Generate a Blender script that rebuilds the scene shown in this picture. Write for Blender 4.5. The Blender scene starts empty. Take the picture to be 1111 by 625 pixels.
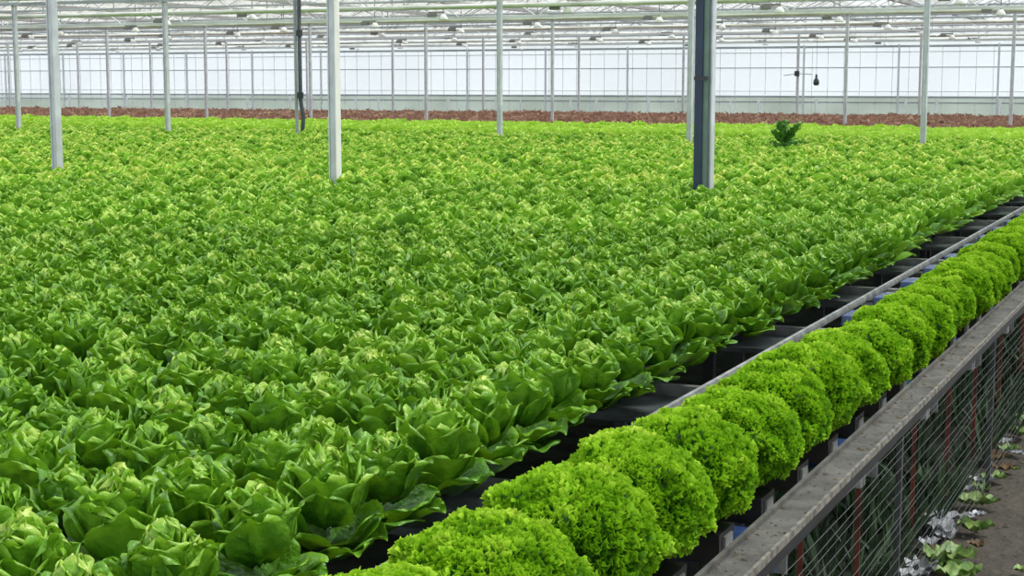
import bpy, math, random
import numpy as np
from mathutils import Vector, Matrix, Euler, noise
random.seed(7); rng = np.random.default_rng(7)
PI = math.pi
scene = bpy.context.scene
C = bpy.data.collections.new('greenhouse'); scene.collection.children.link(C)

# ------------------------------------------------------------------ camera
F, VX, VY, HC = 1700.0, 1350.0, 90.0, 1.70
TH = math.atan((312.5-VY)/F); AZ = math.atan((VX-555.5)/math.hypot(F, 312.5-VY))
cd = bpy.data.cameras.new('camera'); cam = bpy.data.objects.new('camera', cd); C.objects.link(cam)
cd.sensor_width = 36; cd.lens = 36*F/1111; cd.clip_end = 400; cd.clip_start = .05
cam.location = (0, 0, HC); cam.rotation_euler = (PI/2-TH, 0, AZ)
scene.camera = cam
fw = Vector((-math.sin(AZ)*math.cos(TH), math.cos(AZ)*math.cos(TH), -math.sin(TH)))
rt = Vector((math.cos(AZ), math.sin(AZ), 0)); up = rt.cross(fw)
def project(p):
    d = Vector(p)-Vector((0, 0, HC)); k = d.dot(fw)
    if k < .2: return (-9999, -9999, k)
    return (555.5+F*d.dot(rt)/k, 312.5-F*d.dot(up)/k, k)

scene.view_settings.view_transform = 'Standard'
scene.view_settings.look = 'None'
scene.view_settings.exposure = 0.0
scene.cycles.max_bounces = 8; scene.cycles.transparent_max_bounces = 24
scene.cycles.transmission_bounces = 4; scene.cycles.diffuse_bounces = 3
scene.cycles.use_denoising = True

# ------------------------------------------------------------------ materials
def mat(name, col, rough=.5, metal=0., var=.0, vscale=8., bump=0., bscale=30., col2=None, spec=.5):
    m = bpy.data.materials.new(name); m.use_nodes = True; nt = m.node_tree; N = nt.nodes; L = nt.links
    b = N['Principled BSDF']; b.inputs['Roughness'].default_value = rough; b.inputs['Metallic'].default_value = metal
    b.inputs['Specular IOR Level'].default_value = spec
    tc = N.new('ShaderNodeTexCoord')
    if var or col2:
        n = N.new('ShaderNodeTexNoise'); n.inputs['Scale'].default_value = vscale; n.inputs['Detail'].default_value = 6
        L.new(tc.outputs['Object'], n.inputs['Vector'])
        r = N.new('ShaderNodeValToRGB'); c2 = col2 or tuple(min(1, c*(1+var)) for c in col)
        c1 = col if col2 else tuple(c*(1-var) for c in col)
        r.color_ramp.elements[0].position = .36; r.color_ramp.elements[1].position = .66
        r.color_ramp.elements[0].color = (*c1, 1); r.color_ramp.elements[1].color = (*c2, 1)
        L.new(n.outputs['Fac'], r.inputs['Fac']); L.new(r.outputs['Color'], b.inputs['Base Color'])
    else: b.inputs['Base Color'].default_value = (*col, 1)
    if bump:
        n2 = N.new('ShaderNodeTexNoise'); n2.inputs['Scale'].default_value = bscale; n2.inputs['Detail'].default_value = 8
        L.new(tc.outputs['Object'], n2.inputs['Vector'])
        bp = N.new('ShaderNodeBump'); bp.inputs['Strength'].default_value = bump; bp.inputs['Distance'].default_value = .02
        L.new(n2.outputs['Fac'], bp.inputs['Height']); L.new(bp.outputs['Normal'], b.inputs['Normal'])
    return m

def leaf_mat(name, stops, rough=.38, trans=.25, tcol=(.25, .55, .05), spec=.5, hv=.12, vein=0., nscale=26., bump=.25, yellow=None):
    """leaf shader: 'shade'.r runs from shaded base to lit rim, .g random per leaf, .a random per head"""
    m = bpy.data.materials.new(name); m.use_nodes = True; nt = m.node_tree; N = nt.nodes; L = nt.links
    b = N['Principled BSDF']; out = N['Material Output']
    b.inputs['Roughness'].default_value = rough; b.inputs['Specular IOR Level'].default_value = spec
    at = N.new('ShaderNodeAttribute'); at.attribute_name = 'shade'
    sp = N.new('ShaderNodeSeparateColor'); L.new(at.outputs['Color'], sp.inputs['Color'])
    oi = N.new('ShaderNodeObjectInfo')
    tc = N.new('ShaderNodeTexCoord')
    n = N.new('ShaderNodeTexNoise'); n.inputs['Scale'].default_value = nscale; n.inputs['Detail'].default_value = 3
    L.new(tc.outputs['Object'], n.inputs['Vector'])
    def math_(op, a, c):
        q = N.new('ShaderNodeMath'); q.operation = op
        for i, v in enumerate((a, c)):
            if isinstance(v, (int, float)): q.inputs[i].default_value = v
            else: L.new(v, q.inputs[i])
        return q.outputs[0]
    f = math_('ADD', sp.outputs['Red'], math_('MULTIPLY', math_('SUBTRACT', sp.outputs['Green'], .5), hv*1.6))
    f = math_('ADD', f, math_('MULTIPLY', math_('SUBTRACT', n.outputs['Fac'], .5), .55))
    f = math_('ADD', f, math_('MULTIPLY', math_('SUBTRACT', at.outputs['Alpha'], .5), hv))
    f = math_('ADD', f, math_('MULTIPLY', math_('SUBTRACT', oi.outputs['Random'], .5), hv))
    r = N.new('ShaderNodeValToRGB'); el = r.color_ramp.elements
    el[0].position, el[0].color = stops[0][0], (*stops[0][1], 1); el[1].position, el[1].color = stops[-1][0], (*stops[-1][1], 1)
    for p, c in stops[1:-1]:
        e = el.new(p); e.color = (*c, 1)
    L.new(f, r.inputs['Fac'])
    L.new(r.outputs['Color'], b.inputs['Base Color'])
    bp = N.new('ShaderNodeBump'); bp.inputs['Strength'].default_value = bump; bp.inputs['Distance'].default_value = .01
    n2 = N.new('ShaderNodeTexNoise'); n2.inputs['Scale'].default_value = nscale*2.2; L.new(tc.outputs['Object'], n2.inputs['Vector'])
    L.new(n2.outputs['Fac'], bp.inputs['Height']); L.new(bp.outputs['Normal'], b.inputs['Normal'])
    tr = N.new('ShaderNodeBsdfTranslucent')
    mx = N.new('ShaderNodeMixRGB'); mx.inputs['Fac'].default_value = .6; mx.inputs['Color2'].default_value = (*tcol, 1)
    L.new(r.outputs['Color'], mx.inputs['Color1']); L.new(mx.outputs['Color'], tr.inputs['Color'])
    ms = N.new('ShaderNodeMixShader'); ms.inputs['Fac'].default_value = trans
    L.new(b.outputs[0], ms.inputs[1]); L.new(tr.outputs[0], ms.inputs[2]); L.new(ms.outputs[0], out.inputs['Surface'])
    return m

def glass_mat(name, tint, transp, col, trans=.5, vscale=.6, var=.08):
    m = bpy.data.materials.new(name); m.use_nodes = True; nt = m.node_tree; N = nt.nodes; L = nt.links
    out = N['Material Output']; N.remove(N['Principled BSDF'])
    tc = N.new('ShaderNodeTexCoord'); n = N.new('ShaderNodeTexNoise'); n.inputs['Scale'].default_value = vscale
    L.new(tc.outputs['Object'], n.inputs['Vector'])
    r = N.new('ShaderNodeValToRGB'); r.color_ramp.elements[0].position = .35; r.color_ramp.elements[1].position = .65
    r.color_ramp.elements[0].color = (*[c*(1-var) for c in col], 1); r.color_ramp.elements[1].color = (*[min(1, c*(1+var)) for c in col], 1)
    L.new(n.outputs['Fac'], r.inputs['Fac'])
    t = N.new('ShaderNodeBsdfTransparent'); t.inputs['Color'].default_value = (*tint, 1)
    d = N.new('ShaderNodeBsdfDiffuse'); tl = N.new('ShaderNodeBsdfTranslucent')
    L.new(r.outputs[0], d.inputs['Color']); L.new(r.outputs[0], tl.inputs['Color'])
    a = N.new('ShaderNodeMixShader'); a.inputs['Fac'].default_value = trans; L.new(d.outputs[0], a.inputs[1]); L.new(tl.outputs[0], a.inputs[2])
    c = N.new('ShaderNodeMixShader'); c.inputs['Fac'].default_value = transp
    L.new(a.outputs[0], c.inputs[1]); L.new(t.outputs[0], c.inputs[2]); L.new(c.outputs[0], out.inputs['Surface'])
    return m

M = {}
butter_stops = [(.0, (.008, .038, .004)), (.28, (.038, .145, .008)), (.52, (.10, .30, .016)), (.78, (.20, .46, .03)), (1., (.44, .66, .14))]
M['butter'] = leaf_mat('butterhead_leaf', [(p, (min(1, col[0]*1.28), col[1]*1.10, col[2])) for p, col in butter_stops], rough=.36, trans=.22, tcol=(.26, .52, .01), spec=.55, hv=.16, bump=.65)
M['butter_far_haze'] = leaf_mat('butterhead_leaf_far_haze', [(p, (min(1, col[0]*2.0+.045), min(1, col[1]*1.65+.035), min(1, col[2]*1.5+.02))) for p, col in butter_stops], rough=.42, trans=.24, tcol=(.34, .60, .04), spec=.6, hv=.25, nscale=9)  # same leaf paled and yellowed: distance haze put into the colour
M['butter_mid_haze'] = leaf_mat('butterhead_leaf_mid_haze', [(p, (min(1, col[0]*1.6+.016), min(1, col[1]*1.38+.014), min(1, col[2]*1.3+.006))) for p, col in butter_stops], rough=.40, trans=.24, tcol=(.32, .58, .03), spec=.6, hv=.22, nscale=16, bump=.4)  # halfway copy of the leaf with some haze painted in
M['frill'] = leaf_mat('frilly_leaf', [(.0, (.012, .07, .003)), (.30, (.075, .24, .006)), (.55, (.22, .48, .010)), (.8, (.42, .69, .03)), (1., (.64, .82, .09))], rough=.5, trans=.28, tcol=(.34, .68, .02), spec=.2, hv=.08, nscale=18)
M['lime'] = leaf_mat('lime_leaf_far', [(.0, (.20, .42, .02)), (.4, (.42, .70, .06)), (1., (.66, .88, .16))], rough=.5, trans=.28, tcol=(.42, .75, .04), spec=.3, hv=.10, nscale=9)
M['red'] = leaf_mat('red_leaf', [(.0, (.20, .12, .075)), (.45, (.36, .20, .14)), (.8, (.45, .26, .19)), (1., (.48, .38, .22))], rough=.6, trans=.12, tcol=(.25, .12, .06), spec=.3, hv=.3, nscale=2.)
M['weed'] = leaf_mat('weed_leaf', [(.0, (.01, .07, .012)), (1., (.06, .24, .03))], rough=.5, trans=.25, tcol=(.1, .35, .03), hv=.2)
M['galv'] = mat('galvanised_steel', (.62, .65, .68), .45, .25, var=.12, vscale=6, bump=.05)
M['cream'] = mat('sunlit_pale_steel', (.86, .84, .80), .5, 0, var=.06, vscale=3)  # pale tone that paints sunlight onto one pole face
M['navy'] = mat('dark_blue_steel', (.025, .045, .085), .45, .1, var=.2, vscale=4)
M['dkgrey'] = mat('dark_grey_steel', (.05, .055, .062), .5, .2, var=.3, vscale=5)
M['white'] = mat('white_coated_metal', (.95, .96, .96), .45, 0, var=.06, vscale=2)
M['beam'] = mat('grey_roof_steel', (.40, .43, .45), .5, .1, var=.15, vscale=1)
M['beam_lt'] = mat('light_roof_steel', (.70, .72, .73), .5, .0, var=.12, vscale=1)
M['screen'] = mat('folded_cream_screen', (.82, .83, .74), .8, 0, var=.15, vscale=2, bump=.3, bscale=10)
M['lamp'] = mat('lamp_reflector_white', (.95, .95, .90), .3, 0, var=.02)
M['lamp_dk'] = mat('lamp_housing_grey', (.24, .24, .22), .5, .1, var=.1)
M['rail'] = mat('aisle_rail_steel', (.27, .28, .27), .5, .2, var=.3, vscale=14, bump=.1)
M['panel'] = mat('dark_slate_panel', (.085, .10, .105), .42, .1, var=.5, vscale=7, bump=.15)
M['gut'] = mat('black_plastic_channel', (.008, .009, .010), .5, 0, var=.4, vscale=9)
M['gut_lt'] = mat('grey_white_channel', (.02, .019, .017), .5, 0, var=.4, vscale=16)
M['gut_lt2'] = mat('pale_grey_bracket', (.30, .30, .28), .6, 0, var=.35, vscale=20)
M['blue'] = mat('blue_roller_plastic', (.024, .058, .17), .4, 0, var=.4, vscale=9)
M['bar'] = mat('weathered_bar', (.06, .056, .048), .65, .1, col2=(.125, .118, .102), vscale=11, bump=.35, bscale=40)
M['lip'] = mat('worn_bar_edge', (.17, .155, .13), .6, .1, var=.5, vscale=30, bump=.2)
M['dirt'] = mat('dirty_crumb', (.05, .04, .028), .9, 0, col2=(.13, .10, .05), vscale=30)
M['wire'] = mat('fence_wire', (.06, .066, .062), .55, .2, var=.3, vscale=20)
M['rust'] = mat('rust_red_post', (.15, .035, .018), .7, 0, var=.4, vscale=20, bump=.3)
M['soil'] = mat('path_soil', (.045, .036, .026), .75, 0, col2=(.075, .062, .045), vscale=3.5, bump=.7, bscale=22)
M['under'] = mat('ground_with_painted_shade', (.006, .009, .005), .9, 0, col2=(.02, .035, .015), vscale=9, bump=.6, bscale=18)  # near-black: the shade under the crop is painted into the ground
M['black'] = mat('black_shade_sheet', (.006, .006, .007), .55, 0, var=.4, vscale=5)  # only for the sheet that stands in for aisle shade
M['plastic'] = mat('white_plastic_film', (.40, .41, .44), .35, 0, var=.25, vscale=30, bump=.5, bscale=25)
M['scrapleaf'] = mat('fallen_leaf', (.08, .20, .03), .5, 0, col2=(.28, .38, .10), vscale=35, bump=.3)
M['brownleaf'] = mat('wilted_brown_leaf', (.10, .055, .03), .8, 0, col2=(.2, .13, .05), vscale=30, bump=.3)
M['roofglass'] = glass_mat('roof_glass', (.99, .985, .97), .76, (.80, .79, .74), .6)
M['wallscreen'] = glass_mat('white_wall_screen', (.90, .92, .96), .30, (.84, .85, .89), .7, vscale=.25, var=.05)
M['wallglass'] = glass_mat('grey_green_wall_glass', (.74, .78, .76), .30, (.52, .56, .54), .6, vscale=.7, var=.16)
M['gableglass'] = glass_mat('gable_glass', (.88, .90, .90), .55, (.70, .72, .70), .6, vscale=.8, var=.16)
M['outground'] = mat('ground_outside', (.20, .25, .16), .9, 0, col2=(.32, .36, .27), vscale=.3)

# ------------------------------------------------------------------ mesh helpers
class MB:
    def __init__(s): s.v = []; s.f = []; s.c = None
    def add(s, v, f):
        o = len(s.v); s.v += [tuple(p) for p in v]; s.f += [tuple(i+o for i in q) for q in f]; return s
    def box(s, x0, x1, y0, y1, z0, z1):
        v = [(x, y, z) for z in (z0, z1) for y in (y0, y1) for x in (x0, x1)]
        return s.add(v, [(0, 2, 3, 1), (4, 5, 7, 6), (0, 1, 5, 4), (2, 6, 7, 3), (0, 4, 6, 2), (1, 3, 7, 5)])
    def tube(s, pts, r, n=8, r2=None, cap=True):
        pts = [Vector(p) for p in pts]; V = []; r2 = r if r2 is None else r2
        for i, p in enumerate(pts):
            a = pts[max(i-1, 0)]; b = pts[min(i+1, len(pts)-1)]; d = (b-a).normalized()
            u = d.cross(Vector((0, 0, 1)) if abs(d.z) < .9 else Vector((1, 0, 0))).normalized(); w = d.cross(u)
            rr = r+(r2-r)*i/(len(pts)-1)
            V += [p+u*rr*math.cos(2*PI*k/n)+w*rr*math.sin(2*PI*k/n) for k in range(n)]
        Fc = [(i*n+k, i*n+(k+1) % n, (i+1)*n+(k+1) % n, (i+1)*n+k) for i in range(len(pts)-1) for k in range(n)]
        if cap: Fc += [tuple(range(n-1, -1, -1)), tuple((len(pts)-1)*n+k for k in range(n))]
        return s.add(V, Fc)
    def prism(s, prof, y0, y1, axis='y'):      # closed profile (a,b) extruded
        n = len(prof)
        if axis == 'y': V = [(a, y, b) for y in (y0, y1) for a, b in prof]
        elif axis == 'x': V = [(y, a, b) for y in (y0, y1) for a, b in prof]
        else: V = [(a, b, y) for y in (y0, y1) for a, b in prof]
        return s.add(V, [(k, (k+1) % n, n+(k+1) % n, n+k) for k in range(n)]+[tuple(range(n))[::-1], tuple(range(n, 2*n))])
    def lathe(s, prof, cx, cy, n=16, z=0):
        V = [(cx+r*math.cos(2*PI*k/n), cy+r*math.sin(2*PI*k/n), z+h) for r, h in prof for k in range(n)]
        return s.add(V, [(i*n+k, i*n+(k+1) % n, (i+1)*n+(k+1) % n, (i+1)*n+k) for i in range(len(prof)-1) for k in range(n)])
    def mesh(s, name, m, smooth=False):
        me = bpy.data.meshes.new(name); me.from_pydata(s.v, [], s.f); me.materials.append(m)
        if smooth: me.polygons.foreach_set('use_smooth', [True]*len(me.polygons))
        me.update(); return me
def link(name, me, parent=None, loc=(0, 0, 0)):
    o = bpy.data.objects.new(name, me); C.objects.link(o); o.location = loc
    if parent: o.parent = parent
    return o
def obj(name, mb, m, parent=None, loc=(0, 0, 0), smooth=False, bevel=0):
    o = link(name, mb.mesh(name, m, smooth), parent, loc)
    if bevel:
        b = o.modifiers.new('bevel', 'BEVEL'); b.width = bevel; b.segments = 2
    return o
def tag(o, label=None, cat=None, group=None, kind=None):
    if label: o['label'] = label
    if cat: o['category'] = cat
    if group: o['group'] = group
    if kind: o['kind'] = kind
    return o
def empty(name, loc, label, cat, group=None, rz=0):
    o = bpy.data.objects.new(name, None); C.objects.link(o); o.location = loc; o.rotation_euler = (0, 0, rz)
    o.empty_display_size = .1
    return tag(o, label, cat, group)
def copy_tree(o, loc, label=None, group=None, rz=0):
    c = o.copy(); C.objects.link(c); c.location = loc; c.rotation_euler = (0, 0, rz)
    if label: c['label'] = label
    if group: c['group'] = group
    for ch in list(o.children):
        d = ch.copy(); C.objects.link(d); d.parent = c
        for g in list(ch.children):
            e = g.copy(); C.objects.link(e); e.parent = d
    return c
def struct(name, mb, m, parent=None, smooth=False):
    o = obj(name, mb, m, parent, smooth=smooth)
    if not parent: o['kind'] = 'structure'
    return o

# numpy mesh with 'shade' attribute
def np_mesh(name, V, Q, S, m, smooth=True):
    me = bpy.data.meshes.new(name)
    me.vertices.add(len(V)); me.vertices.foreach_set('co', V.astype(np.float32).ravel())
    me.loops.add(Q.size); me.loops.foreach_set('vertex_index', Q.astype(np.int32).ravel())
    me.polygons.add(len(Q)); me.polygons.foreach_set('loop_start', np.arange(0, Q.size, 4, dtype=np.int32))
    me.update(calc_edges=True)
    if smooth: me.polygons.foreach_set('use_smooth', np.ones(len(Q), dtype=bool))
    a = me.attributes.new('shade', 'FLOAT_COLOR', 'POINT'); a.data.foreach_set('color', S.astype(np.float32).ravel())
    me.materials.append(m); me.validate(); me.update(); return me

def grid_quads(nu, nv, off=0):
    q = []
    for j in range(nv-1):
        for i in range(nu-1):
            a = off+j*nu+i; q.append((a, a+1, a+nu+1, a+nu))
    return q

# ------------------------------------------------------------------ butterhead lettuce
def butterhead(seed, nl=54, nu=9, nv=9, fat=1.0):
    R = random.Random(seed); V = []; Q = []; S = []
    for i in range(nl):
        t = i/(nl-1); t = t**.9
        ang = i*2.39996+R.uniform(-.3, .3)
        L = (.080+.080*t)*R.uniform(.9, 1.1)*(.86 if t > .8 else 1)
        W = (.038+.038*t)*R.uniform(.88, 1.15)*fat
        pa = math.radians(12+92*t+R.uniform(-8, 8)); pm = math.radians(-14+62*t*t+(14 if t > .8 else 0)+R.uniform(-12, 12)); fl = math.radians(R.uniform(25, 85))
        if t < .3: fl = math.radians(R.uniform(-60, 60))               # loose, crumpled heart
        z0 = .128-.104*t-(.03 if t > .8 else 0)+R.uniform(-.008, .008); r0 = .004+.018*t
        cup = (.50-.12*t)*R.uniform(.6, 1.3); ph = R.uniform(0, 6.28); lr = R.random()
        wav = .007-.002*t; roll = R.uniform(-.18, .18)
        off = len(V); r = r0; z = z0; pv = 0.
        er = Vector((math.cos(ang), math.sin(ang), 0)); et = Vector((-math.sin(ang), math.cos(ang), 0))
        for j in range(nv):
            v = math.sin(PI/2*j/(nv-1))**.85 if j else 0.
            q_ = min(1, v/.72); phi = pa+(pm-pa)*q_*q_*(3-2*q_)+fl*max(0, (v-.72)/.28)**1.4
            if j:
                r += math.sin(phi)*L*(v-pv); z += math.cos(phi)*L*(v-pv)
            pv = v
            if v < .55: w = W*(.34+.66*math.sin(PI/2*v/.55))
            else: w = W*math.sqrt(max(.10, 1-((v-.55)/.46)**2.6))
            nrm = er*(-math.cos(phi))+Vector((0, 0, 1))*math.sin(phi)      # towards the heart / up
            for k in range(nu):
                u = -1+2*k/(nu-1); e = abs(u)
                p = er*r+Vector((0, 0, z))+et*(w*u*(1-.10*cup*e))+nrm*(cup*w*e*e*.6+roll*w*u*.5)
                p += nrm*(wav*(e**2+v*v*.8)*math.sin(4*u+ph+3*v)+(-.10*W if e < .1 else 0)*(1-v))
                p -= (er*math.sin(phi)+Vector((0, 0, math.cos(phi))))*(.17*L*e*e*v**3)
                p += nrm*(-.006*max(0, e-.7)/.3*(1 if v > .4 else 0))
                V.append(tuple(p))
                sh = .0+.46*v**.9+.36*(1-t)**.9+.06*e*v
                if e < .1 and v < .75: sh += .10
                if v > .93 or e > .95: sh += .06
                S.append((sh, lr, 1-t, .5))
        Q += grid_quads(nu, nv, off)
    V = np.array(V); V[:, 2] = np.maximum(V[:, 2], -.06)
    return V, np.array(Q), np.array(S)

# ------------------------------------------------------------------ frilly lettuce
def frilly(seed, n=3600, nseg=4, core=True, rx=.158, ry=.182, rz=.125, size=.60, cz=.130):
    R = random.Random(seed); V = []; Q = []; S = []
    sd = Vector((seed*3.1, seed*1.7, 0))
    def surf(d):
        lob = noise.noise(d*2.3+sd)*.17+noise.noise(d*5.0+sd)*.11-.07*abs(noise.noise(d*3.4-sd))*2
        k = 1+lob
        zz = d.z*rz*(1.0 if d.z > 0 else 1.02)
        return Vector((d.x*rx*k, d.y*ry*k, zz*k+cz)), lob
    if core:
        nu, nv = 33, 17; off = 0
        for j in range(nv):
            th = PI*j/(nv-1)
            for i in range(nu):
                a = 2*PI*i/(nu-1); d = Vector((math.sin(th)*math.cos(a), math.sin(th)*math.sin(a), math.cos(th)))
                p, lob = surf(d); p = Vector((0, 0, cz))+(p-Vector((0, 0, cz)))*.93; p.z = max(p.z, .004)
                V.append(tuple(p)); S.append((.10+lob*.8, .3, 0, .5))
        Q += grid_quads(nu, nv, 0)
    for i in range(n):
        zc = 1-1.86*(i+.5)/n; a = i*2.39996+R.uniform(-.1, .1); s = math.sqrt(max(0, 1-zc*zc))
        d = Vector((s*math.cos(a), s*math.sin(a), zc)); p0, lob = surf(d)
        if p0.z < .012: continue
        nrm = Vector((d.x/rx, d.y/ry, d.z/rz)).normalized()
        nrm = (nrm+Vector((R.uniform(-.3, .3), R.uniform(-.3, .3), R.uniform(-.05, .45)))).normalized()
        t1 = nrm.cross(Vector((R.uniform(-1, 1), R.uniform(-1, 1), R.uniform(-1, 1)))).normalized(); t2 = nrm.cross(t1)
        h = R.uniform(.015, .027)*size; ln = R.uniform(.020, .034)*size; am = R.uniform(.004, .008)*size; ph = R.uniform(0, 6.28); lr = R.random()
        curl = R.uniform(-.8, .8)
        off = len(V)
        for j in range(3):
            v = j/2
            for k in range(nseg+1):
                u = k/nseg-.5
                q = p0+nrm*(h*(v-.45))+t1*(ln*u*(.7+.5*v))+t2*(am*(.4+v)*math.sin(ph+u*11)+curl*h*v*v*.5+curl*ln*u*u*1.5)
                q += nrm*(.0035*size*v*math.cos(ph*2+u*17))
                V.append(tuple(q)); S.append((.22+.34*v+.20*max(0, zc)+lob*1.5+.05*lr, lr, 0, .5))  # crown painted lighter than the flanks, imitating ambient occlusion
        Q += grid_quads(nseg+1, 3, off)
    V = np.array(V); V[:, 2] = np.maximum(V[:, 2], .003)
    return V, np.array(Q), np.array(S)

def scatter(name, variants, places, m):
    """one mesh from many placed heads: places = (x,y,z,rot,scale,var)"""
    Vs = []; Qs = []; Ss = []; off = 0
    for (x, y, z, rz, sc, k) in places:
        V, Q, S = variants[k]; c, s = math.cos(rz), math.sin(rz)
        W = np.empty_like(V); W[:, 0] = (V[:, 0]*c-V[:, 1]*s)*sc+x; W[:, 1] = (V[:, 0]*s+V[:, 1]*c)*sc+y; W[:, 2] = V[:, 2]*sc+z
        S2 = S.copy(); S2[:, 3] = rng.random(); Vs.append(W); Qs.append(Q+off); Ss.append(S2); off += len(V)
    return np_mesh(name, np.vstack(Vs), np.vstack(Qs), np.vstack(Ss), m)

# ------------------------------------------------------------------ poles grid
POLE_LINES = [(11.8, [-3.78, -7.18, -10.27]),
              (21.9, [-3.95, -7.30, -10.36, -16.62, -19.9, -23.1]),
              (32.0, [-4.1, -7.35, -10.6, -13.85, -17.0, -20.1, -23.1, -26.1, -29.1]),
              (42.0, [-7.7, -10.95, -14.2, -17.35, -20.4, -23.45, -26.5, -29.5, -32.5, -35.5, -38.5])]
ALLP = [(x, y) for y, xs in POLE_LINES for x in xs]+[(-13.95, 21.9)]

# ------------------------------------------------------------------ the butterhead field
GX0, GDX, GDY, GZ = -1.80, .235, .27, .70
rows = []
cand = []
c = 0
while True:
    xc = GX0-GDX*c
    if xc < -27: break
    for r in range(86):
        y = 1.45+GDY*r+(0.5*GDY if c % 2 else 0)
        if y > 23.6: continue
        x = xc+.07*min(1, max(0, (4.6-y)/2))-.05*min(1, max(0, (y-7)/4))
        px, py, k = project((x, y, .88))
        if px < -70 or px > 1180 or py > 720 or k < 1: continue
        if any(abs(x-a) < .08 and abs(y-b) < .09 for a, b in ALLP): continue
        cand.append((k, c, r, x, y))
    c += 1
cand.sort()
near = cand[:300]; rest = cand[300:]
bvar = [butterhead(s) for s in range(11, 18)]
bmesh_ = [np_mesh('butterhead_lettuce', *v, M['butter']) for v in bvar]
ordn = ['first', 'second', 'third', 'fourth', 'fifth', 'sixth', 'seventh', 'eighth', 'ninth', 'tenth', 'eleventh', 'twelfth', 'thirteenth', 'fourteenth', 'fifteenth', 'sixteenth']
def vis(x, y, z=.88):
    px, py, k = project((x, y, z)); return -15 < px < 1126 and py < 640
cols = {}
for k, c, r, x, y in near: cols.setdefault(c, []).append((y, x, r))
sizes = [1.0, .97, 1.05]
for c, l in sorted(cols.items()):
    l.sort(); n = 0
    for y, x, r in l:
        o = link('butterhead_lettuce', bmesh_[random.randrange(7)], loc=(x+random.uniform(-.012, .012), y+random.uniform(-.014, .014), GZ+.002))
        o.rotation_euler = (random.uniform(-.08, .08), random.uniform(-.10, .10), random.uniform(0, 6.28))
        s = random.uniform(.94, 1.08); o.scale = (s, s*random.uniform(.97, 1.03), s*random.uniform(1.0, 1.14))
        if vis(x, y) and c < 12 and n < 14:
            row = 'the row along the dark aisle' if c == 0 else '%s row in from the aisle' % ordn[c]
            lab = '%s butterhead from the lower picture edge, in %s' % (ordn[n], row)
            n += 1
            tag(o, lab, 'lettuce', 'butterhead lettuces near the front of the field')
        else:
            tag(o, 'round glossy green butterhead lettuce in the crowded middle or left of the near field', 'lettuce', 'butterhead lettuces deep in the near field')
mid = [q for q in rest if q[0] < 13]; far = [q for q in rest if q[0] >= 13]
mvar = [butterhead(s, nl=24, nu=5, nv=6, fat=1.12) for s in range(31, 39)]
fvar = [butterhead(s, nl=15, nu=4, nv=5, fat=1.4) for s in range(41, 49)]
def pl(l, nk, z=GZ, ds=0.): return [(x+random.uniform(-.025, .025), y+random.uniform(-.03, .03), z+random.uniform(-.02, .02), random.uniform(0, 6.28), random.uniform(.92, 1.14)+ds, random.randrange(nk)) for (_, c, r, x, y) in l]
o = link('butterhead_field', scatter('butterhead_field', mvar, pl(mid, 8), M['butter_mid_haze'])); tag(o, 'dense mass of green butterhead lettuce filling the middle of the field', 'lettuce field', kind='stuff')
o = link('butterhead_field', scatter('butterhead_field', fvar, pl(far, 8), M['butter_far_haze'])); tag(o, 'haze-lightened green butterhead lettuce massed towards the far pillars', 'lettuce field', kind='stuff')
print('butter', len(near), len(mid), len(far))

# ------------------------------------------------------------------ frilly row
fv = [frilly(s) for s in range(51, 56)]
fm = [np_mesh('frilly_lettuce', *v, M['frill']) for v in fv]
FX, FZ, FS = -1.165, .645, .36
ys = [1.72+FS*i for i in range(40)]
n = 0
for i, y in enumerate(ys):
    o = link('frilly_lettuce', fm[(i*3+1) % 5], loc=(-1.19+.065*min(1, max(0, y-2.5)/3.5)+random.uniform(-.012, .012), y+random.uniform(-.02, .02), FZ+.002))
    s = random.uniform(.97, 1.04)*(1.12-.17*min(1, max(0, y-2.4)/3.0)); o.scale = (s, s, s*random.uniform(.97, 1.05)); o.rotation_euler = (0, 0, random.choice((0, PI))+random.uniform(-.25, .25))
    px, py, k = project((FX, y, .85))
    if py-1700*.16/k < 625 and px < 1125 and n < 16:
        tag(o, '%s lime green frilly lettuce from the bottom edge, in the row along the rail' % ordn[n], 'lettuce', 'frilly lettuces in the row by the rail'); n += 1
    else:
        tag(o, 'lime green frilly lettuce at the hazy far end of the single row by the rail', 'lettuce', 'frilly lettuces at the far end of the row')

# ------------------------------------------------------------------ bright strip of lime lettuce and the red crop behind it
lvar = [frilly(s, n=70, nseg=2, core=False, cz=.12, size=2.8, rx=.15, ry=.15, rz=.12) for s in range(61, 65)]
lv2 = []
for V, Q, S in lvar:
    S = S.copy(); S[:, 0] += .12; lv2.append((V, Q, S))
lm = [np_mesh('lime_lettuce', *v, M['lime']) for v in lv2]
lc = []
for cc in range(95):
    for r in range(14):
        x = -1.9-.30*cc; y = 23.85+.31*r
        px, py, k = project((x, y, .9))
        if -40 < px < 1160 and not any(abs(x-a) < .15 and abs(y-b) < .15 for a, b in ALLP): lc.append((k, cc, r, x, y))
lc.sort()
for k, cc, r, x, y in lc[:260]:
    o = link('lime_lettuce', lm[random.randrange(4)], loc=(x, y, GZ-.02)); o.rotation_euler = (0, 0, random.uniform(0, 6)); s = random.uniform(.95, 1.1); o.scale = (s, s, s)
    tag(o, 'small lime green lettuce in the right part of the bright strip behind the darker field', 'lettuce', 'lime lettuces in the bright far strip')
o = link('lime_lettuce_strip', scatter('lime_lettuce_strip', lv2, pl(lc[260:], 4, GZ-.02), M['lime'])); tag(o, 'bright lime green strip of lettuce across the far end of the field', 'lettuce strip', kind='stuff')

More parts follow.
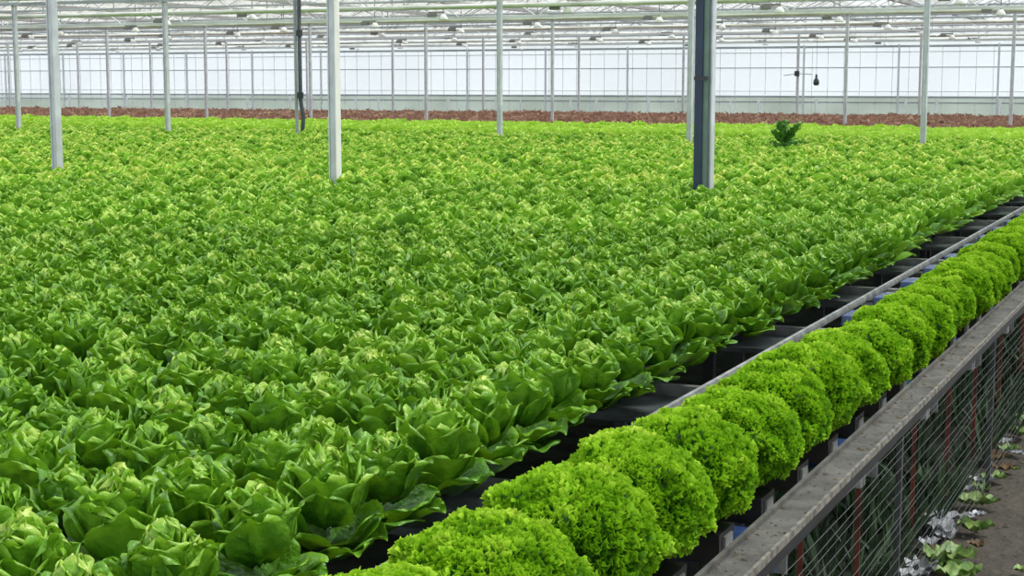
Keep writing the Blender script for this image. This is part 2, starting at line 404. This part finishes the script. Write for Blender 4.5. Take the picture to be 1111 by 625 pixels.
rvar = [frilly(s, n=26, nseg=2, core=False, cz=.12, size=4.0, rx=.2, ry=.2, rz=.09) for s in range(71, 75)]
rc = []
for cc in range(150):
    for r in range(40):
        x = -2.2-.36*cc; y = 28.45+.37*r
        px, py, k = project((x, y, .85))
        if -40 < px < 1160: rc.append((k, cc, r, x, y))
o = link('reddish_crop', scatter('reddish_crop', rvar, pl(rc, 4, .60), M['red'])); tag(o, 'reddish brown low crop in a band between the lime lettuce and the white wall', 'crop', kind='stuff')
print('lime', len(lc), 'red', len(rc))
rb = MB().box(-46, -1.7, 28.3, 43.6, .58, .64)
o = obj('crop_table', rb, mat('brown_bed', (.13, .07, .045), .9, 0, col2=(.2, .1, .065), vscale=1.5)); tag(o, 'long brown growing table under the reddish crop at the back', 'table')

# ------------------------------------------------------------------ growing channels
prof = [(-.05, 0), (.05, 0), (.056, .075), (-.056, .075)]
prev = None
r = 0
for r in range(0, 83):
    y = 1.45+GDY*r+.0675
    xr = -1.70
    o = obj('growing_channel', MB().prism([(-.062, 0), (.062, 0), (.07, .07), (-.07, .07)], -27.2 if r > 8 else -12, xr-.21, 'x'), M['gut'], loc=(0, y, .628))
    tag(o, 'long black plastic growing channel under a line of butterhead lettuce', 'channel', 'black growing channels under the butterheads')
for r in range(15):
    y = 23.85+.31*r
    o = obj('growing_channel', MB().prism(prof, -29, xr, 'x'), M['gut'], loc=(0, y, .603)); tag(o, 'long black growing channel under the bright lime strip', 'channel', 'black growing channels under the lime strip')
g0 = None
for i, y in enumerate(ys):
    if g0 is None:
        g0 = empty('short_channel', (FX, y, .57), 'x', 'channel')
        obj('channel_body', MB().prism([(-.055, 0), (.055, 0), (.062, .072), (-.062, .072)], -.15, .10, 'x'), M['gut_lt'], g0)
        ec = obj('end_cap', MB().box(.1005, .107, -.03, .03, -.004, .06), M['rail'], g0)
        obj('foot', MB().box(.07, .09, -.03, .03, -.081, -.0005), M['gut'], g0)
        o = g0
    else: o = copy_tree(g0, (FX, y, .57))
    tag(o, 'short pale grey channel end under a frilly lettuce beside the metal rail', 'channel', 'short grey channels under the frilly row')

# ------------------------------------------------------------------ trestles that carry the channels
def trestle(x, y0, y1, zt, label):
    t = empty('support_trestle', (x, y0, 0), label, 'trestle', 'trestles under the growing channels')
    obj('top_beam', MB().box(-.03, .03, 0, y1-y0, zt-.05, zt), M['gut'], t)
    for k in range(int((y1-y0)/3)+1): obj('leg', MB().box(-.025, .025, .1+3*k, .15+3*k, 0, zt-.05), M['gut'], t)
for x in (-2.35, -7.0, -14.0, -21.0):
    trestle(x, 1.3 if x > -8 else 3.6, 23.75, .6275, 'dark trestle beam carrying the channels beneath the butterhead field')
    trestle(x, 23.8, 28.25, .6025, 'dark trestle beam carrying the channels beneath the bright lime strip')
    trestle(x, 28.4, 43.4, .5795, 'dark trestle beam carrying the long brown table at the back')

# ------------------------------------------------------------------ aisle
o = obj('aisle_rail', MB().prism([(-.010, 0), (.010, 0), (.010, .012), (.007, .024), (-.007, .024), (-.010, .012)], 1.2, 40, 'y'), M['rail'], loc=(-1.50, 0, .726)); tag(o, 'pale steel rail running down the dark aisle left of the frilly row', 'rail')
o = obj('aisle_rail', MB().prism([(-.012, 0), (.012, 0), (.012, .04), (-.012, .04)], 1.2, 40, 'y'), M['rail'], loc=(-1.365, 0, .70)); tag(o, 'thinner steel rail half hidden along the left flank of the frilly row', 'rail')
y = 1.9; k = 0
p0 = None
while y < 26:
    if p0 is None:
        p0 = empty('cross_panel', (-1.745, y, .0), 'x', 'panel')
        obj('deck', MB().box(-.30, .22, -.02, .36, .56, .585), M['panel'], p0, bevel=.004)
        obj('front_lip', MB().box(-.30, .22, .36, .395, .56, .625), M['rail'], p0, bevel=.004)
        obj('trestle_leg', MB().box(-.28, -.24, .36, .39, 0, .56), M['dkgrey'], p0)
        obj('trestle_leg', MB().box(.17, .21, .36, .39, 0, .56), M['dkgrey'], p0)
        o = p0
    else: o = copy_tree(p0, (-1.745, y, 0))
    tag(o, 'slate grey cross panel bridging the dark aisle between the lettuce beds', 'panel', 'grey cross panels along the aisle'); y += 1.5
y = 1.54
r0 = None
while y < 18:
    if r0 is None:
        r0 = empty('blue_roller', (-1.23, y, .545), 'x', 'roller')
        obj('roller_drum', MB().tube([(-.10, 0, 0), (.235, 0, 0)], .052, 18), M['blue'], r0, smooth=False)
        obj('mounting_plate', MB().box(.20, .25, .062, .068, -.075, .075), M['gut_lt2'], r0)
        obj('side_block', MB().box(.12, .25, -.16, -.10, -.06, .01), M['gut_lt2'], r0, bevel=.005)
        obj('roller_axle', MB().tube([(-.30, 0, 0), (.26, 0, 0)], .012, 8), M['rail'], r0)
        o = r0
    else: o = copy_tree(r0, (-1.23, y, .545))
    tag(o, 'dark blue roller on a steel axle under the frilly lettuce row', 'roller', 'blue rollers under the frilly row'); y += 1.08
# blue feed blocks between the two aisle rails
b0 = None; y = 1.6; i = 0
while y < 26:
    if b0 is None:
        b0 = empty('blue_block', (-1.43, y, .69), 'x', 'block')
        obj('block_body', MB().prism([(-.11, 0), (.11, 0), (.09, .045), (-.09, .045)], -.048, .05, 'x'), M['blue'], b0, bevel=.006)
        obj('bracket', MB().box(-.01, .01, -.015, .015, -.2005, -.0005), M['dkgrey'], b0)
        obj('block_cap', MB().box(-.045, .045, .13, .19, 0, .035), M['rail'], b0, bevel=.004)
        o = b0
    else: o = copy_tree(b0, (-1.43, y, .69))
    tag(o, 'small blue block with grey cap between the two aisle rails', 'block', 'blue blocks between the aisle rails'); y += .62
    if y > 15.5: break

# small pale trays lying on the cross panels
for j, yy in enumerate((5.0+.15, 6.4+.12, 7.95, 9.4, 10.9)):
    mb = MB().prism([(-.10, 0), (.10, 0), (.12, .02), (.105, .02), (.09, .006), (-.09, .006), (-.105, .02), (-.12, .02)], -.05, .05, 'x')
    yb = 1.9+1.5*round((yy-1.9)/1.5)+.13
    o = obj('pale_tray', mb, M['gut_lt'], loc=(-1.60, yb, .5855)); o.rotation_euler[2] = random.uniform(-.2, .2)+PI/2
    tag(o, 'small pale grey tray on a cross panel in the aisle', 'tray', 'pale trays on the aisle panels')

# ------------------------------------------------------------------ bench bar and wire fence
BX0, BX1, BZ = -.955, -.862, .70
bar = empty('bench_rail', (0, 0, 0), 'weathered flat metal rail littered with leaf crumbs along the frilly row', 'rail')
obj('flat_plate', MB().box(BX0+.008, BX1-.006, 1.2, 32, BZ-.008, BZ), M['bar'], bar)
obj('inner_lip', MB().box(BX0, BX0+.010, 1.2, 32, BZ-.03, BZ+.012), M['bar'], bar)
obj('outer_lip', MB().box(BX1-.008, BX1, 1.2, 32, BZ-.012, BZ+.006), M['lip'], bar)
obj('under_flange', MB().box(BX1-.010, BX1-.002, 1.2, 32, BZ-.04, BZ-.013), M['gut'], bar)
# crumbs
def blob(mb, x, y, z, s, sd, flat=.5):
    n = 6; V = [(x, y, z+s*flat)]
    for q in range(n):
        a = 2*PI*q/n; rr = s*(1+.4*math.sin(sd+q*2.3)); V.append((x+rr*math.cos(a), y+rr*math.sin(a), z+s*flat*.2*math.sin(sd+q)))
    mb.add(V, [(0, 1+q, 1+(q+1) % n) for q in range(n)]+[tuple(range(n, 0, -1))])
cr = MB(); cg = MB()
for i in range(620):
    y = 2.2+9*random.random()**1.6; e = random.random()
    x = BX0+.012+(random.random()**2*.03 if e < .45 else .075-random.random()**2*.03 if e < .85 else random.uniform(0, .07))
    blob(cr if random.random() < .75 else cg, x, y, BZ+.0005, random.uniform(.0015, .005) if random.random() < .88 else random.uniform(.006, .011), i)
o = obj('leaf_crumbs', cr, M['dirt']); tag(o, 'dark dirt and leaf crumbs scattered on the flat metal rail', 'debris', kind='stuff')
o = obj('leaf_crumbs', cg, M['brownleaf']); tag(o, 'brown wilted leaf bits scattered on the flat metal rail', 'debris', kind='stuff')

fence = empty('wire_fence', (0, 0, 0), 'dark wire mesh fence hanging below the flat metal rail', 'fence')
wm = MB(); z = .655; i = 0
WX = -.868
while z > .05:
    pts = [(WX+.006*math.sin(y*1.7+i), y, z+.005*math.sin(y*2.3+i*1.9)) for y in np.arange(1.2, 24.1, .4)]
    wm.tube(pts, .0011, 4); z -= .034; i += 1
o = obj('horizontal_wires', wm, M['wire'], fence)
vm = MB()
for k in range(210):
    y = 1.3+.10*k; vm.tube([(WX+.003, y, .05), (WX+.003, y, .67)], .0006, 4)
o = obj('vertical_wires', vm, M['wire'], fence)
for k in range(11):
    y = 2.74+1.95*k; obj('post', MB().box(-.892, -.874, y-.010, y+.010, 0, .69), M['wire'], fence)
for k in range(16):
    y = 2.5+random.choice((.0, .12))+.78*k+random.uniform(-.06, .06); z1 = .467
    if k == 0: ob = None
    o = obj('rusty_leg', MB().prism([(-.008, -.008), (.008, -.008), (.008, -.004), (-.004, -.004), (-.004, .008), (-.008, .008)], 0, z1, 'z'), M['rust'], loc=(-1.03, y, 0))
    tag(o, 'rust red angle iron leg under the frilly bench behind the wire fence', 'leg', 'rust red bench legs behind the fence')
br = obj('bench_beam', MB().box(-1.10, -1.02, 1.2, 24, .468, .489), M['gut']); tag(br, 'black beam under the outer side of the frilly lettuce bench', 'beam')
br = obj('bench_beam', MB().box(-1.46, -1.38, 1.2, 24, .468, .489), M['dkgrey']); tag(br, 'dark beam along the inner side of the frilly lettuce bench', 'beam')

# ------------------------------------------------------------------ ground
def gridmesh(name, x0, x1, y0, y1, nx, ny, fz, m):
    V = [(x0+(x1-x0)*i/nx, y0+(y1-y0)*j/ny, 0) for j in range(ny+1) for i in range(nx+1)]
    V = [(x, y, fz(x, y)) for x, y, _ in V]
    mb = MB(); mb.add(V, grid_quads(nx+1, ny+1)); return mb
gp = gridmesh('path', -.98, 3.5, -2, 52, 60, 300, lambda x, y: .012*noise.noise(Vector((x*3, y*3, 0)))-.012, None)
o = struct('floor', gp, M['soil'], smooth=True)
o = struct('trim_1', MB().box(-60, -.97, -2, 52, -.05, -.02), M['under']); o.name = 'floor_2'
o = struct('floor_3', MB().box(-120, 60, 52.3, 220, -.1, -.04), M['outground'])

# weeds and low growth behind the fence
def leafy(mb, x, y, z, h, n, R, spread=.5, lw=.014):
    for i in range(n):
        a = R.uniform(0, 6.28); s = R.uniform(.1, spread); hh = h*R.uniform(.5, 1)
        tip = Vector((x+math.cos(a)*s*h, y+math.sin(a)*s*h, z+hh)); base = Vector((x, y, z)); t = Vector((-math.sin(a), math.cos(a), 0))*lw*R.uniform(.7, 1.3)
        m1 = base.lerp(tip, .55)+Vector((0, 0, h*.08))
        o_ = len(mb.v); mb.v += [tuple(base), tuple(m1+t), tuple(tip), tuple(m1-t)]; mb.f.append((o_, o_+1, o_+2, o_+3))
R = random.Random(5); wd = MB()
for i in range(420):
    leafy(wd, R.uniform(-1.55, -.93), R.uniform(2.4, 14), 0, R.uniform(.08, .34), 9, R, .8, .013)
o = obj('undergrowth', wd, mat('dull_undergrowth', (.02, .05, .016), .7, 0, col2=(.06, .115, .04), vscale=12)); tag(o, 'dull green weeds growing in the dark under the bench', 'weeds', kind='stuff')

# debris on the path edge
def scrap(name, x, y, s, m, sd, label, cat, group, h=.5):
    R = random.Random(sd); nu = nv = 9; V = []
    for j in range(nv):
        for i in range(nu):
            u, v = i/(nu-1)*2-1, j/(nv-1)*2-1
            k = math.sqrt(max(u*u, v*v)); a = math.atan2(v, u); rr = s*k*(1+.22*math.sin(3*a+sd)+.12*math.sin(7*a+sd*2))
            zz = .006+s*h*(.35*k*k+.35*abs(noise.noise(Vector((u*1.6+sd, v*1.6, sd)))))+.12*s*math.sin(9*a+sd)*k*k*h
            V.append((rr*math.cos(a), rr*math.sin(a)*.7, max(zz, .002)))
    mb = MB(); mb.add(V, grid_quads(nu, nv)); o = obj(name, mb, m, loc=(x, y, .002), smooth=True); o.rotation_euler[2] = R.uniform(0, 6)
    return tag(o, label, cat, group)
def onz(px, py, z=0.):
    d = fw*F+rt*(px-555.5)+up*(312.5-py); t = (z-HC)/d.z; return d.x*t, d.y*t
leafspots = [(1040, 625, .07), (1018, 612, .05), (1070, 545, .05), (1088, 508, .05), (1052, 545, .07), (1057, 573, .06), (1030, 607, .09), (1080, 497, .06), (1078, 518, .05), (1104, 470, .07), (1095, 487, .05), (1060, 590, .035), (1108, 455, .06), (1045, 618, .05), (1072, 480, .05), (1015, 600, .05), (1100, 507, .025), (1110, 617, .03), (1066, 530, .045)]
for i, (px, py, s) in enumerate(leafspots):
    x, y = onz(px, py, .02)
    scrap('fallen_leaf', x, y, s*1.1, M['scrapleaf'] if i % 4 != 3 else M['brownleaf'], i*1.7+1, 'crumpled green lettuce leaf dropped on the path edge below the fence' if i % 4 != 3 else 'wilted brown leaf dropped on the path edge below the fence', 'leaf', 'fallen green leaves on the path edge' if i % 4 != 3 else 'wilted brown leaves on the path edge', h=1.1)
plspots = [(1010, 562, .06), (1028, 580, .05), (990, 622, .05), (1048, 530, .05), (1096, 468, .04), (1018, 572, .085), (1035, 560, .06), (1008, 588, .05), (1002, 615, .07), (1065, 520, .05), (1088, 478, .045), (1073, 492, .035), (1103, 490, .035), (1060, 556, .035)]
for i, (px, py, s) in enumerate(plspots):
    x, y = onz(px, py, .02)
    scrap('plastic_scrap', x, y, s*1.05, M['plastic'], i*2.3+.4, 'crumpled scrap of white plastic on the dirt below the fence', 'scrap', 'white plastic scraps below the fence', h=.8)
pb = MB()
for i in range(500):
    x = -.93+.55*random.random()**2; y = 4.5+6*random.random(); blob(pb, x, y, .002, random.uniform(.003, .012), i, .5)
o = obj('dirt_crumbs', pb, M['dirt']); tag(o, 'small dirt clods and litter along the path edge', 'debris', kind='stuff')

# added black stand-in for shade down the aisle: liner
o = obj('aisle_shade_sheet', MB().box(-2.2, -1.52, 1.0, 30, .02, .03), M['black']); tag(o, 'added black liner on the ground down the aisle', 'sheet')

# ------------------------------------------------------------------ poles
def pole(x, y, w, label, group, top=3.06, part=None):
    t = empty('support_pole', (x, y, 0), label, 'pole', group)
    h = w/2; th = w*.14
    # C section: open dark web faces the front, bright flange to the right
    obj('column', MB().prism([(-h, -h*.6), (-h+th, -h*.6), (-h+th, h-th), (h-th, h-th), (h-th, -h), (h, -h), (h, h), (-h, h)], 0, top, 'z'), M['galv'], t)
    obj('web_plate', MB().box(-h+th+.001, h-th-.001, -h*.35, -h*.2, 0, top-.02), M['galv'] if part != 'navy' else M['galv'], t)
    obj('foot_plate', MB().box(-w, w, -w, w, 0, .012), M['galv'], t)
    obj('head_plate', MB().box(-w*.9, w*.9, -w*.8, w*.8, top, top+.012), M['galv'], t)
    return t
names1 = {-3.78: 'thick pale steel pole with a dark blue pipe strapped to its front', -7.18: 'pale square steel pole standing in the lettuce left of centre', -10.27: 'pale steel pole in the lettuce near the left edge, nearest on that side'}
for x in POLE_LINES[0][1]:
    t = pole(x, 11.8, .082, names1[x], 'nearest poles in the lettuce')
    if x == -3.78:
        obj('dark_pipe', MB().box(-.092, -.028, -.075, -.043, .1, 3.0), M['navy'], t, bevel=.004)
        obj('side_channel', MB().box(-.027, .012, -.055, -.043, .1, 3.0), mat('grey_green_channel', (.16, .24, .20), .5, .1, var=.1), t)
        obj('pipe_strap', MB().box(-.095, .02, -.080, -.0765, 1.72, 1.75), M['dkgrey'], t)
    if x == -7.18:
        obj('sunlit_strip', MB().box(.0415, .047, -.041, .041, 0, 3.0), M['cream'], t)  # thin pale strip: sunlight painted on the right-hand face
lab2 = ['right', 'just left of the big pole with the blue pipe', 'centre', 'left', 'far left', 'outer left']
l2 = {-3.95: 'slim pole of the second line, right of the big blue-piped pole', -7.30: 'slim pole of the second line half hidden beside the blue-piped pole', -10.36: 'slim pole of the second line near the centre of the photo',
      -16.62: 'slim pale pole midway between the left edge pole and the centre left pole', -19.9: 'slim pole of the second line just left of the nearest left pole', -23.1: 'slim pole of the second line beyond the left edge'}
for x in POLE_LINES[1][1]:
    if x < -21: continue
    pole(x, 21.9, .075, l2[x], 'poles of the second line')
pos = ['first', 'second', 'third', 'fourth', 'fifth', 'sixth', 'seventh', 'eighth', 'ninth', 'tenth', 'eleventh']
for i, x in enumerate(POLE_LINES[2][1]): pole(x, 32, .062, '%s thin pole from the right along the back edge of the lime lettuce' % pos[i], 'poles at the edge of the lime strip')
for i, x in enumerate(POLE_LINES[3][1]): pole(x, 42, .058, '%s thin distant pole from the right standing in the reddish crop' % pos[i], 'distant poles in the reddish crop')
# dark pipe by the centre left pole
dp = empty('dark_downpipe', (-13.95, 21.9, 0), 'dark vertical pipe with couplings behind the centre left pole', 'pipe')
obj('pipe_run', MB().tube([(0, 0, 3.3), (0, 0, 1.45), (.02, 0, 1.3), (.05, 0, 1.15), (.03, 0, .95), (.0, 0, 0)], .034, 10), mat('dark_pipe', (.06, .07, .085), .5, .1, var=.2), dp, smooth=True)
for zz in (2.5, 1.5): obj('coupling', MB().tube([(0, 0, zz-.05), (0, 0, zz+.05)], .052, 12), M['dkgrey'], dp)
obj('pale_conduit', MB().tube([(-.09, .02, 0), (-.09, .02, 3.1)], .028, 8), M['beam'], dp)

# ------------------------------------------------------------------ trusses, screens, pipes under the roof
XL, XR = -52, 4
bays0 = [-3.95-3.2*k+6.4 for k in range(18)]
def truss(y, z0, z1, m, label, lat=True, r=.024):
    t = empty('roof_truss', (0, y, 0), label, 'truss', 'roof trusses')
    obj('bottom_chord', MB().box(XL, XR, -r, r, z0-r, z0+r), m, t)
    obj('top_chord', MB().box(XL, XR, -r, r, z1-r, z1+r), m, t)
    if lat:
        mb = MB(); x = XL; k = 0
        while x < XR-.8:
            a, b = (z0, z1) if k % 2 == 0 else (z1, z0)
            mb.tube([(x, 0, a), (x+.8, 0, b)], .012, 4); x += .8; k += 1
        obj('lattice_bars', mb, M['beam_lt'], t)
    return t
ty = [(12, 'nearest'), (17, 'second'), (22, 'third'), (27, 'fourth'), (33, 'fifth'), (38, 'sixth'), (43, 'seventh'), (47.5, 'eighth')]
for y, w in ty:
    truss(y, 3.09 if y in (12, 22, 33, 43) else 2.93, 3.42, M['beam'] if y in (12, 22, 33, 43) else M['beam_lt'], '%s long lattice truss from the camera spanning the greenhouse roof' % w)
# folded cream screens, each hung just below the roof
for y, w in ((14.5, 'nearest'), (19.5, 'second'), (24.7, 'third'), (30, 'fourth'), (35.5, 'fifth'), (40.4, 'sixth'), (45.4, 'seventh'), (49.6, 'eighth')):
    mb = MB()
    n = 12; V = []; xs = np.arange(XL, XR+.1, .8)
    for i, x in enumerate(xs):
        for q in range(n):
            a = 2*PI*q/n; rr = .036*(1+.18*math.sin(i*1.3+q*2)); V.append((x, rr*math.cos(a)*1.4, 3.02+rr*math.sin(a)))
    mb.add(V, [(i*n+q, i*n+(q+1) % n, (i+1)*n+(q+1) % n, (i+1)*n+q) for i in range(len(xs)-1) for q in range(n)])
    t = empty('folded_screen', (0, y, 0), '%s folded cream shade screen from the camera, gathered under the roof' % w, 'screen', 'folded shade screens')
    obj('screen_roll', mb, M['screen'], t, smooth=True)
    hg = MB()
    for x in bays0: hg.box(x-.008, x+.008, -.008, .008, 3.03, 3.52)
    obj('hangers', hg, M['beam'], t)
    obj('drive_tube', MB().tube([(XL, .15, 3.13), (XR, .15, 3.13)], .022, 6), M['beam'], t)
# gutters and ridges along the bays
ti = 2
bays = [-3.95-3.2*k+6.4 for k in range(19)]
gm_ = {}
for x in bays:
    struct('trim_%d' % ti, MB().prism([(-.07, .0), (.07, 0), (.10, .07), (-.10, .07)], 8, 52, 'y'), M['beam_lt']).location = (x, 0, 3.50); ti += 1
gl = MB(); bars = MB(); rid = MB()
for x in bays[:-1]:
    a, m_, b = x, x-1.6, x-3.2
    gl.add([(a, -1, 3.6), (a, 52, 3.6), (m_, 52, 4.35), (m_, -1, 4.35), (b, -1, 3.6), (b, 52, 3.6)], [(0, 1, 2, 3), (3, 2, 5, 4)])
    rid.box(m_-.025, m_+.025, 8, 52, 4.33, 4.39)
    for y in np.arange(9, 52, 1.0):
        bars.tube([(a, y, 3.59), (m_, y, 4.34)], .014, 4, cap=False); bars.tube([(b, y, 3.59), (m_, y, 4.34)], .014, 4, cap=False)
struct('ceiling', gl, M['roofglass']); struct('trim_%d' % ti, bars, M['beam_lt']); struct('trim_%d' % (ti+1), rid, M['beam_lt']); ti += 2

# lamps
l0 = None; li = 0
for ci, x in enumerate([-3.95-3.25*k for k in range(15)]):
    y = 24.6+(ci*1.7) % 3.2
    while y < 51.5:
        px, py, k = project((x, y, 2.9))
        if -10 < px < 1120:
            if l0 is None:
                l0 = empty('grow_lamp', (x, y, 0), 'x', 'lamp')
                obj('reflector', MB().lathe([(.02, .12), (.04, .115), (.065, .08), (.095, .02), (.09, .015), (.06, .07), (.0, .10)], 0, 0, 12, 2.86), M['lamp'], l0, smooth=True)
                obj('ballast_box', MB().box(-.33, -.15, -.045, .045, 2.93, 2.998), M['lamp_dk'], l0, bevel=.01)
                obj('hanger', MB().tube([(0, 0, 2.96), (0, 0, 3.5)], .009, 5), M['lamp_dk'], l0)
                obj('mounting_arm', MB().box(-.3, .02, -.02, .02, 3.0, 3.03), M['lamp_dk'], l0)
                o = l0
            else: o = copy_tree(l0, (x, y, 0))
            tag(o, 'small white hanging lamp with a grey box under the roof beams', 'lamp', 'white lamps hanging under the roof'); li += 1
        y += 4.1+((ci+li) % 3)*.25
print('lamps', li)

# ------------------------------------------------------------------ back wall
WY = 52
wb = struct('wall_back', MB().add([(-56, WY, 1.24), (4, WY, 1.24), (4, WY, 2.86), (-56, WY, 2.86)], [(0, 1, 2, 3)]), M['wallscreen'])
obj('lower_glazing', MB().add([(-56, WY, 0), (4, WY, 0), (4, WY, 1.24), (-56, WY, 1.24)], [(0, 1, 2, 3)]), M['wallglass'], wb)
gv = MB()
for x in bays[:-1]: gv.add([(x, WY, 2.86), (x, WY, 3.6), (x-1.6, WY, 4.35), (x-3.2, WY, 3.6), (x-3.2, WY, 2.86)], [(0, 1, 2, 3, 4)])
obj('gable_glazing', gv, M['gableglass'], wb)
mb = MB()
for i in range(110): mb.box(-56+.53*i-.007, -56+.53*i+.007, WY-.05, WY-.02, .5, 2.86)
obj('glazing_bars', mb, mat('wall_bar', (.80, .83, .85), .5, 0, var=.05), wb)
for k in range(17): obj('wall_post', MB().box(-3.95-3.13*k-.03, -3.95-3.13*k+.03, WY-.12, WY-.05, 0, 2.95), mat('wall_post_%d' % k, (.72, .75, .77), .5, 0) if k == 0 else bpy.data.materials['wall_post_0'], wb)
for z, r_, m_ in ((2.88, .035, M['beam']), (2.70, .014, M['beam_lt']), (2.2, .016, M['beam']), (1.42, .010, M['beam_lt']), (1.24, .03, M['beam']), (1.06, .022, M['beam'])):
    obj('girt', MB().box(-56, 4, WY-.09, WY-.055, z-r_, z+r_), m_, wb)
mb = MB()
for i in range(60):
    x = -55+.98*i
    if i % 3: mb.tube([(x, WY-.25, .4), (x, WY-.25, 1.2)], .05 if i % 2 else .035, 6)
obj('white_uprights', mb, M['white'], wb)

# ------------------------------------------------------------------ hanging device near a distant pole
h = empty('hanging_sensor', (-10.42, 41.9, 0), 'small dark bell-shaped device hanging in front of the white wall', 'sensor')
obj('sensor_body', MB().lathe([(.0, .22), (.03, .20), (.035, .10), (.075, .05), (.085, -.03), (.06, -.08), (0, -.09)], 0, 0, 12, 1.72), mat('dark_green_black', (.04, .055, .05), .5), h, smooth=True)
obj('cord', MB().tube([(0, 0, 1.93), (0, 0, 3.1)], .004, 4), M['wire'], h)
h = empty('pole_bracket', (-10.95, 41.9, 0), 'grey junction box with a thin crosspiece on a distant pole', 'bracket')
obj('junction_box', MB().box(-.06, .06, -.06, .05, 1.88, 2.02), M['dkgrey'], h, bevel=.01)
obj('crosspiece', MB().tube([(-.36, 0, 1.90), (.02, 0, 1.95), (.42, 0, 1.93)], .012, 6), M['beam'], h)

# ------------------------------------------------------------------ tall weed in the field
R = random.Random(9); wm_ = MB(); st = MB()
W0 = Vector((-5.45, 20.3, .86))
for s in range(11):
    a = R.uniform(0, 6.28); ln = R.uniform(.16, .33); tip = W0+Vector((math.cos(a)*R.uniform(.06, .30), math.sin(a)*R.uniform(.05, .2), ln))
    b = W0.lerp(tip, .5)+Vector((0, 0, .03)); st.tube([tuple(W0), tuple(b), tuple(tip)], .005, 4, .002)
    for k in range(11):
        q = W0.lerp(tip, R.uniform(.25, 1.05)); leafy(wm_, q.x, q.y, q.z, .07, 5, R, 1.5, .02)
for k in range(40):
    leafy(wm_, W0.x+R.uniform(-.2, .2), W0.y+R.uniform(-.15, .15), W0.z+R.uniform(-.03, .06), .07, 4, R, 1.2, .018)
wt = empty('tall_weed', W0, 'taller darker green weed sticking up from the far lettuce right of the big pole', 'weed')
for nme, mm, ma in (('foliage', wm_, mat('weed_green', (.08, .27, .04), .5, 0, col2=(.18, .42, .08), vscale=20)), ('stem', st, mat('weed_stem', (.05, .2, .05), .6))):
    o = obj(nme, mm, ma, wt); o.location = -W0
root = MB().tube([(0, 0, -.155), (0, 0, .02)], .008, 5); obj('stem', root, bpy.data.materials['weed_stem'], wt)

# ------------------------------------------------------------------ light
w = bpy.data.worlds.new('sky'); scene.world = w; w.use_nodes = True; nt = w.node_tree; N = nt.nodes; L = nt.links
bg = N['Background']; tc = N.new('ShaderNodeTexCoord'); sx = N.new('ShaderNodeSeparateXYZ'); L.new(tc.outputs['Generated'], sx.inputs[0])
rp = N.new('ShaderNodeValToRGB'); e = rp.color_ramp.elements
e[0].position = 0.0; e[0].color = (.90, .95, 1.0, 1); e[1].position = .9; e[1].color = (.80, .90, 1.0, 1)
L.new(sx.outputs['Z'], rp.inputs['Fac']); L.new(rp.outputs['Color'], bg.inputs['Color']); bg.inputs['Strength'].default_value = 1.25
sd = bpy.data.lights.new('sun', 'SUN'); sd.energy = 3.2; sd.angle = math.radians(14); sd.color = (1, .97, .90)
so = bpy.data.objects.new('sun', sd); C.objects.link(so)
so.rotation_euler = Vector((-.62, -.42, -1.05)).to_track_quat('-Z', 'Y').to_euler()
